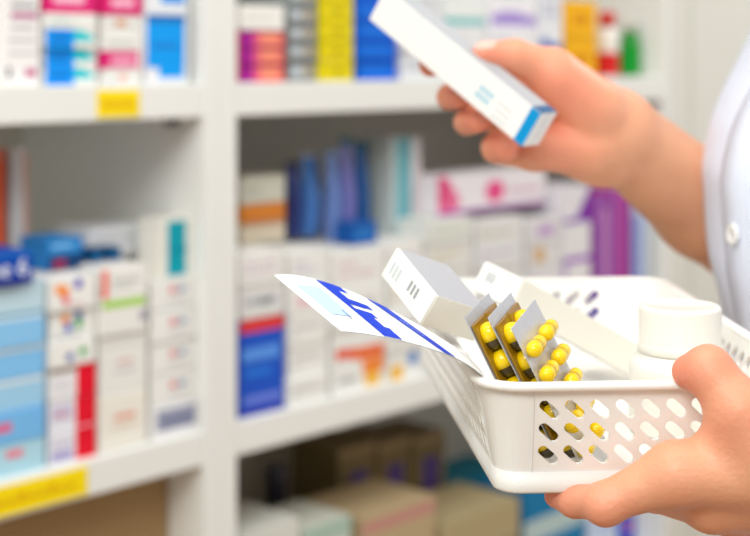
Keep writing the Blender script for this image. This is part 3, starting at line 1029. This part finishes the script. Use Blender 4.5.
# blue wrap on the upper edge at the tuck end, seam on the end
for (x0, x1, z0, z1, mi_) in ((BL / 2 - .0075, BL / 2 - .0002, -BT / 2 + .0002, BT / 2 - .0002, 4),):
    f = bm.faces.new([bm.verts.new(q) for q in ((x0, BW / 2 + .0001, z0), (x0, BW / 2 + .0001, z1), (x1, BW / 2 + .0001, z1), (x1, BW / 2 + .0001, z0))])
    f.material_index = mi_
f = bm.faces.new([bm.verts.new(q) for q in ((BL / 2 + .0001, -BW / 2 + .001, -.001), (BL / 2 + .0001, BW / 2 - .001, -.001), (BL / 2 + .0001, BW / 2 - .001, -.0004), (BL / 2 + .0001, -BW / 2 + .001, -.0004))])
f.material_index = 3
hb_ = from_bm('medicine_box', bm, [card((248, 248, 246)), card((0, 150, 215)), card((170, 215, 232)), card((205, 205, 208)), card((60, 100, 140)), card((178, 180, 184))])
tag(hb_, 'slim white carton with a blue end band held in the raised hand', 'box')
bc = PT(460, 64, .866)
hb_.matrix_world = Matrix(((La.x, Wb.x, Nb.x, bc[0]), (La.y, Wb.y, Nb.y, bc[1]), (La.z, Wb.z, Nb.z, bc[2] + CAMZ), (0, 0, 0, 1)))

# ------------------------------------------------------------------ basket
KA = math.radians(3.9)
KE1 = Vector((math.cos(KA), math.sin(KA), 0))
KE2 = Vector((-math.sin(KA), math.cos(KA), 0))
KW, KL, KH, KR, KT = .1515, .283, .047, .018, .0018
KIN = .008
ZR = -.1400
corner = Vector((.0472, .598, 0))
KF = .045       # the far end is wider by this share
kc = corner + KE1 * (KW / 2 * (1 - KF)) + KE2 * (KL / 2)
basket = thing('plastic_basket', 'white slotted plastic basket of medicines held in the near hand', 'basket', (kc.x, kc.y, CAMZ + ZR - KH), KA)


def perim(s_):
    (x, y), n_ = perim0(s_)
    return (x * (1 + KF * y / (KL / 2)), y), n_


def perim0(s_):
    """point and outward normal on the rounded rectangle, s_ in metres of rim length"""
    a, b = KW / 2, KL / 2
    segs = [('l', (-a + KR, -b), (1, 0), KW - 2 * KR), ('c', (a - KR, -b + KR), -90), ('l', (a, -b + KR), (0, 1), KL - 2 * KR), ('c', (a - KR, b - KR), 0),
            ('l', (a - KR, b), (-1, 0), KW - 2 * KR), ('c', (-a + KR, b - KR), 90), ('l', (-a, b - KR), (0, -1), KL - 2 * KR), ('c', (-a + KR, -b + KR), 180)]
    for sg in segs:
        ln = sg[3] if sg[0] == 'l' else KR * math.pi / 2
        if s_ <= ln + 1e-9:
            if sg[0] == 'l':
                d = sg[2]
                return (sg[1][0] + d[0] * s_, sg[1][1] + d[1] * s_), (d[1], -d[0])
            th = math.radians(sg[2]) + s_ / KR
            return (sg[1][0] + KR * math.cos(th), sg[1][1] + KR * math.sin(th)), (math.cos(th), math.sin(th))
        s_ -= ln
    return (-a + KR, -b), (0, -1)


QC = KR * math.pi / 2
PER = 2 * (KW - 2 * KR) + 2 * (KL - 2 * KR) + 4 * QC


def inset(v):
    return KIN * v / KH


def wall_pt(s_, v, off=0.0):
    (x, y), (nx, ny) = perim(s_ % PER)
    k = off - inset(v)
    return (x + nx * k, y + ny * k, KH - v)


bm = bmesh.new()
vcache = {}


def wv(s_, v):
    key = (round((s_ % PER) * 1e5), round(v * 1e5))
    if key not in vcache:
        vcache[key] = bm.verts.new(wall_pt(s_, v))
    return vcache[key]


V0, VP, NR = .0054, .0102, 3
vrows = [0, V0] + [V0 + VP * (k + 1) for k in range(NR)] + [KH]
NS = 6          # samples on each side of a cell


def quad(*q):
    try:
        bm.faces.new(q)
    except ValueError:
        pass


def blank(sa, sb, va, vb, nu, nv_):
    for i in range(nu):
        for j in range(nv_):
            a0, a1 = sa + (sb - sa) * i / nu, sa + (sb - sa) * (i + 1) / nu
            b0, b1 = va + (vb - va) * j / nv_, va + (vb - va) * (j + 1) / nv_
            quad(wv(a0, b1), wv(a1, b1), wv(a1, b0), wv(a0, b0))


def slot_cell(sa, sb, va, vb, ang, half, rad):
    outer = []
    for i in range(NS):
        outer.append((sa + (sb - sa) * i / NS, vb))
    for i in range(NS):
        outer.append((sb, vb + (va - vb) * i / NS))
    for i in range(NS):
        outer.append((sb + (sa - sb) * i / NS, va))
    for i in range(NS):
        outer.append((sa, va + (vb - va) * i / NS))
    cs_, cv = (sa + sb) / 2, (va + vb) / 2
    ux, uy = math.cos(ang), math.sin(ang)
    inner = []
    for (s_, v) in outer:
        dx, dy = s_ - cs_, v - cv
        n_ = math.hypot(dx, dy)
        dx, dy = dx / n_, dy / n_
        lo_, hi_ = 0.0, .02
        for _ in range(30):
            m_ = (lo_ + hi_) / 2
            px_, py_ = dx * m_, dy * m_
            tt = max(-half, min(half, px_ * ux + py_ * uy))
            if math.hypot(px_ - tt * ux, py_ - tt * uy) < rad:
                lo_ = m_
            else:
                hi_ = m_
        inner.append((cs_ + dx * lo_, cv + dy * lo_))
    n = len(outer)
    for i in range(n):
        j = (i + 1) % n
        quad(wv(*outer[i]), wv(*outer[j]), wv(*inner[j]), wv(*inner[i]))


s0 = 0.0
for side in range(4):
    ln = (KW if side % 2 == 0 else KL) - 2 * KR
    mg_ = .0055
    nc = int(round((ln - 2 * mg_) / .01142))
    pitch = (ln - 2 * mg_) / nc
    sa, sb = s0 + mg_, s0 + ln - mg_
    for (x0, x1) in ((s0, sa), (sb, s0 + ln)):
        blank(x0, x1, 0, V0, 1, 1)
        for r_ in range(NR):
            blank(x0, x1, vrows[1 + r_], vrows[2 + r_], 1, NS)
        blank(x0, x1, vrows[-2], KH, 1, 3)
    for k in range(nc):
        a0, a1 = sa + pitch * k, sa + pitch * (k + 1)
        if side == 2 and k < 1:
            blank(a0, a1, 0, V0, NS, 1)
            for r_ in range(NR):
                blank(a0, a1, vrows[1 + r_], vrows[2 + r_], NS, NS)
            blank(a0, a1, vrows[-2], KH, NS, 3)
            continue
        blank(a0, a1, 0, V0, NS, 1)
        for r_ in range(NR):
            slot_cell(a0, a1, vrows[1 + r_], vrows[2 + r_], math.radians(41), .0031, .00238)
        blank(a0, a1, vrows[-2], KH, NS, 3)
    s0 += ln
    blank(s0, s0 + QC, 0, V0, 8, 1)
    for r_ in range(NR):
        blank(s0, s0 + QC, vrows[1 + r_], vrows[2 + r_], 8, NS)
    blank(s0, s0 + QC, vrows[-2], KH, 8, 3)
    s0 += QC
bmesh.ops.recalc_face_normals(bm, faces=bm.faces)
ow = from_bm('slotted_wall', bm, M_PLASTIC, basket)
md = ow.modifiers.new('thickness', 'SOLIDIFY')
md.thickness = KT
md.offset = -1


acc_ = 0.0
for side in range(4):
    ln = (KW if side % 2 == 0 else KL) - 2 * KR
    for sc_ in (acc_ + .004, acc_ + ln - .004):
        bm = bmesh.new()
        vs0 = [[bm.verts.new(wall_pt(sc_ + ds, v, o_)) for ds, o_ in ((-.0006, -.0002), (-.0003, .00045), (.0003, .00045), (.0006, -.0002))] for v in np.linspace(.002, KH - .009, 8)]
        for r0, r1 in zip(vs0, vs0[1:]):
            for i in range(3):
                bm.faces.new((r0[i], r1[i], r1[i + 1], r0[i + 1])).smooth = True
        bmesh.ops.recalc_face_normals(bm, faces=bm.faces)
        from_bm('corner_ridge', bm, M_PLASTIC, basket)
    acc_ += ln + QC


def sweep(bm, prof, closed=True, n=160):
    """profile points (outward offset from the rim line, height) swept round the basket"""
    rings = []
    for k in range(n):
        (x, y), (nx, ny) = perim(PER * k / n)
        rings.append([bm.verts.new((x + nx * o_, y + ny * o_, z)) for o_, z in prof])
    m_ = len(prof)
    for k in range(n):
        a, b = rings[k], rings[(k + 1) % n]
        for i in range(m_ if closed else m_ - 1):
            j = (i + 1) % m_
            bm.faces.new((a[i], b[i], b[j], a[j])).smooth = True


bm = bmesh.new()
rp = []
for k in range(12):
    a = 2 * math.pi * k / 12
    ca_, sa_ = math.cos(a), math.sin(a)
    rp.append((.0010 + .0030 * math.copysign(abs(ca_) ** .6, ca_), KH + .0003 + .0019 * math.copysign(abs(sa_) ** .6, sa_)))
sweep(bm, rp)
bmesh.ops.recalc_face_normals(bm, faces=bm.faces)
from_bm('rim', bm, M_PLASTIC, basket)
bm = bmesh.new()
sweep(bm, [(-KIN + .0014 + .0008, 0.0085), (-KIN + .0022, .0005), (-KIN + .0016, -.0006), (-KIN - .001, -.0006), (-KIN - .002, .0085)])
bmesh.ops.recalc_face_normals(bm, faces=bm.faces)
from_bm('base_band', bm, M_PLASTIC, basket)
bm = bmesh.new()
ring0, ring1 = [], []
for k in range(96):
    (x, y), (nx, ny) = perim(PER * k / 96)
    ring0.append(bm.verts.new((x - nx * (KIN + .0014), y - ny * (KIN + .0014), .0002)))
    ring1.append(bm.verts.new((x - nx * (KIN + .0014), y - ny * (KIN + .0014), .0022)))
bm.faces.new(ring1)
bm.faces.new(list(reversed(ring0)))
for k in range(96):
    j = (k + 1) % 96
    bm.faces.new((ring0[k], ring0[j], ring1[j], ring1[k]))
from_bm('bottom', bm, M_PLASTIC, basket)
ZF = ZR - KH + .0024        # top of the basket's bottom


# ------------------------------------------------------------------ what lies in the basket
def place(o, c, ax, ay, az):
    o.matrix_world = Matrix(((ax.x, ay.x, az.x, c[0]), (ax.y, ay.y, az.y, c[1]), (ax.z, ay.z, az.z, c[2] + CAMZ), (0, 0, 0, 1)))


def frame_from(l, up):
    l = Vector(l).normalized()
    u = Vector(up)
    u = (u - l * u.dot(l)).normalized()
    return l, u, l.cross(u)


def basket_carton(c_end, l, up, length, wd, th, label, text):
    """long carton; c_end = centre of the near-left end face, l = axis running into the basket"""
    ax, ay, az = frame_from(l, up)
    root = thing('medicine_box', label, 'box', group='cartons in the basket')
    bm = bmesh.new()
    add_box(bm, (0, -wd / 2, -th / 2), (length, wd / 2, th / 2), 0, .0005)
    bm.normal_update()
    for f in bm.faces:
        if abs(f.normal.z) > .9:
            f.material_index = 2  # broad faces get a grey card that holds their shade as colour
    # closing seam and fine print
    f = bm.faces.new([bm.verts.new(q) for q in ((.0003, -wd / 2 + .001, th / 2 + .0001), (.0009, -wd / 2 + .001, th / 2 + .0001), (.0009, wd / 2 - .001, th / 2 + .0001), (.0003, wd / 2 - .001, th / 2 + .0001))])
    f.material_index = 1
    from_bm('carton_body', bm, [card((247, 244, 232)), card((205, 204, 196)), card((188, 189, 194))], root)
    bm = bmesh.new()
    add_box(bm, (-.0007, -wd / 2 + .0004, -th / 2 + .0004), (-.0001, wd / 2 - .0004, th / 2 - .0004), 0)
    for k, (a, b_, w_, h_, m_) in enumerate(text):
        for r_ in range(3):
            y0 = a * wd + r_ * w_ * .36 * wd
            f = bm.faces.new([bm.verts.new(q) for q in ((-.0008, y0, b_ * th), (-.0008, y0 + w_ * .2 * wd, b_ * th), (-.0008, y0 + w_ * .2 * wd, (b_ + h_) * th), (-.0008, y0, (b_ + h_) * th))])
            f.material_index = m_
    ef = from_bm('end_flap', bm, [card((246, 246, 241)), card((200, 210, 214)), card((158, 163, 170))], root)
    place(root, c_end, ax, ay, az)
    return root


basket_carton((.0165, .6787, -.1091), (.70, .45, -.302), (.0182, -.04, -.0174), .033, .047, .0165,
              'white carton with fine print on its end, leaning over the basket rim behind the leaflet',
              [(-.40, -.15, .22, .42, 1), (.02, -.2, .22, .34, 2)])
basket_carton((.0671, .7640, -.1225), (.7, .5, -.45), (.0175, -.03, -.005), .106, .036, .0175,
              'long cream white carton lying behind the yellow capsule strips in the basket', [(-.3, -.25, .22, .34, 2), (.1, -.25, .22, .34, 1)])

# bottle
t_root = thing('pill_bottle', 'white plastic pill bottle with ribbed screw cap standing in the basket', 'bottle', (.1520, .698, CAMZ + ZF + .0003))
bm = bmesh.new()
add_lathe(bm, [(0, 0), (.0235, 0), (.0252, .0015), (.0252, .030), (.0248, .0335), (.0228, .0365), (.0212, .0375), (.0212, .0385), (.0192, .0388), (.0192, .042), (0, .042)], 64)
from_bm('body', bm, mat('bottle_plastic', (240, 238, 230), .35, .45, .02, 30, sss=.2, sssr=.004), t_root)
bm = bmesh.new()
add_lathe(bm, [(.0185, .0392), (.0206, .0392), (.0209, .0398), (.0209, .0428), (.0205, .0434), (.0203, .0438), (.0204, .0602), (.0201, .0614), (.0192, .0622), (.0170, .0624), (.0164, .0619), (0, .0619)], 64)
from_bm('cap', bm, mat('cap_plastic', (240, 237, 228), .35, .45, .02, 30, sss=.2, sssr=.004), t_root)


# capsule strips
M_YEL = mat('capsule_yellow', (255, 214, 8), .16, .6, .05, 150, sss=.15, sssr=.003)
M_DRK = mat('capsule_dark', (74, 60, 28), .16, .6, .1, 150)
M_FOIL = mat('strip_foil', (205, 206, 210), .3, .5, .12, 300, metal=.35, bump=.3)
M_AMB = mat('strip_amber_film', (158, 116, 10), .12, .7, .15, 200)


def capsule_bm(ln, r, split):
    bm = bmesh.new()
    h = ln / 2 - r
    zs = -.0012 if split else -.0002
    pr = [(0, -ln / 2)] + [(r * math.sin(a), -h - r * math.cos(a)) for a in [math.radians(x) for x in (18, 36, 54, 72, 90)]] + [(r, zs)]
    add_lathe(bm, pr, 20, 1 if split else 0)
    r2 = r * 1.06
    h2 = ln / 2 - r2
    pr = [(r, zs), (r2, zs)] + [(r2 * math.cos(a), h2 + r2 * math.sin(a)) for a in [math.radians(x) for x in (0, 18, 36, 54, 72)]] + [(0, ln / 2)]
    add_lathe(bm, pr, 20, 0)
    return bm


def strip(c_top, a, wv_, nrm, amber, label, length=.078, width=.037):
    """c_top = middle of the first row, a = along the strip, wv_ = across, nrm = side with the domes"""
    root = thing('blister_pack', label, 'blister pack', group='capsule strips in the basket')
    az = Vector(nrm).normalized()
    ax = Vector(a)
    ax = (ax - az * ax.dot(az)).normalized()
    ay = az.cross(ax)
    bm = bmesh.new()
    add_box(bm, (-.0135, -width / 2, -.0004), (length - .0135, width / 2, 0), 0, .00015)
    from_bm('foil_sheet', bm, M_FOIL, root)
    cap0 = None
    if amber:
        bm = bmesh.new()
        for col in (-1, 1):
            add_box(bm, (-.0085, col * .0082 - .0078, .0002), (length - .016, col * .0082 + .0078, .0016), 0, .0006)
        from_bm('amber_film', bm, M_AMB, root)
    for k in range(5):
        for col in (-1, 1):
            if amber:
                nm, pos, rot = (k * .0135 + .0005, col * .0082, .0034), None, (0, -math.pi / 2, 0)
            else:
                nm, pos, rot = (k * .0125, col * .0098, .0030), None, (math.pi / 2, 0, 0)
            if cap0 is None:
                bmc = capsule_bm(.0132 if amber else .0150, .0050 if amber else .0035, amber)
                o = from_bm('capsule', bmc, [M_YEL, M_DRK], root)
                cap0 = o
            else:
                o = cap0.copy()
                C.objects.link(o)
                o.parent = root
            o.location = nm
            o.rotation_euler = rot
    place(root, c_top, ax, ay, az)
    return root


AV = Vector((.45, 0, -.89)).normalized()
WV = Vector((-.42, -.90, -.125))
WV = (WV - AV * WV.dot(AV)).normalized()
NV = Vector((.83, -.435, .345))
NV = (NV - AV * NV.dot(AV) - WV * NV.dot(WV)).normalized()
s3 = PT(537, 340, .634)
strip(s3, AV, WV, NV, False, 'silver capsule strip with all yellow domes, rightmost of the three in the basket')
s2 = PT(513, 331, .640)
strip(s2, (.43, 0, -.90), WV, NV, True, 'amber strip of yellow and dark capsules, middle of the three in the basket', length=.075, width=.034)
s1 = PT(490, 331, .642)
strip(s1, (.40, 0, -.917), WV, NV, True, 'amber strip of yellow and dark capsules, leftmost in the basket corner', length=.075, width=.034)

# leaflet bent over the near-left corner of the rim
UE = [PT(274, 275, .660), PT(350, 291, .658), PT(419, 325, .648), PT(462, 352, .638), PT(486, 378, .634)]
LE = [PT(341, 331, .592), PT(395, 339, .597), PT(446, 354, .600), PT(478, 372, .606), PT(496, 392, .613)]


def crv(P_, v):
    """smooth curve through five points at v = 0, .25, .5, .75, 1"""
    x = np.array([0, .25, .5, .75, 1.0])
    out = np.zeros(3)
    for i in range(5):
        w_ = 1.0
        for j in range(5):
            if i != j:
                w_ *= (v - x[j]) / (x[i] - x[j])
        out += w_ * P_[i]
    return out


def LS(u, v, off=0.0):
    a, b_ = crv(UE, v), crv(LE, v)
    p = a * (1 - u) + b_ * u
    if off:
        e = 1e-3
        du = b_ - a
        dv = (crv(UE, v + e) * (1 - u) + crv(LE, v + e) * u) - p
        n_ = np.cross(du, dv)
        n_ /= np.linalg.norm(n_)
        if n_[2] < 0:
            n_ = -n_
        p = p + n_ * off
    return Vector((p[0], p[1], p[2] + CAMZ))


bm = bmesh.new()


def sheet(u0, u1, v0, v1, off, mi, nu=10, nv_=20, skew=0.0):
    g_ = [[bm.verts.new(LS(u0 + (u1 - u0) * i / nu, v0 + (v1 - v0) * j / nv_ + skew * (u0 + (u1 - u0) * i / nu), off)) for j in range(nv_ + 1)] for i in range(nu + 1)]
    for i in range(nu):
        for j in range(nv_):
            f = bm.faces.new((g_[i][j], g_[i + 1][j], g_[i + 1][j + 1], g_[i][j + 1]))
            f.smooth = True
            f.material_index = mi


sheet(0, 1, 0, 1, 0, 0, 14, 40)
sheet(0, 1, 0, 1, -.0003, 0, 14, 40)
sheet(.02, .42, .135, .215, .0003, 1, 8, 4, .07)
sheet(.42, .50, .135, .155, .0003, 1, 3, 2, .07)
sheet(.50, .99, .135, .215, .0003, 1, 8, 4, .07)
sheet(.30, .40, .195, .245, .0003, 1, 3, 3, .07)
sheet(.62, .78, .195, .23, .00035, 0, 3, 3, .07)
sheet(.16, .30, .18, .215, .00035, 0, 3, 3, .07)
sheet(.02, .985, .295, .365, .0003, 1, 14, 4, .20)
for k in range(9):
    sheet(.30 + .035 * k, .32 + .035 * k, .325, .333, .00035, 2, 1, 1, .20)
sheet(.20, .72, .03, .115, .0003, 2, 8, 4, .03)
for k in range(7):
    sheet(.62 + .022 * k, .632 + .022 * k, .095, .103, .00035, 3, 1, 1, .03)
for k in range(12):
    sheet(.10 + .06 * k, .14 + .06 * k, .255, .259, .0003, 4, 2, 1, .12)
bmesh.ops.recalc_face_normals(bm, faces=[f for f in bm.faces])
lf = from_bm('leaflet', bm, [mat('leaflet_paper', (247, 248, 248), .65, .15, .02, 60), card((8, 62, 205)), card((190, 216, 246)), card((80, 100, 150)), card((205, 212, 222))])
tag(lf, 'white leaflet with two blue bands sticking out over the basket corner', 'leaflet')

for o_ in list(C.objects):
    if o_.get('label') and len(o_['label'].split()) > 16:
        print('LONG', len(o_['label'].split()), o_.name, o_['label'])
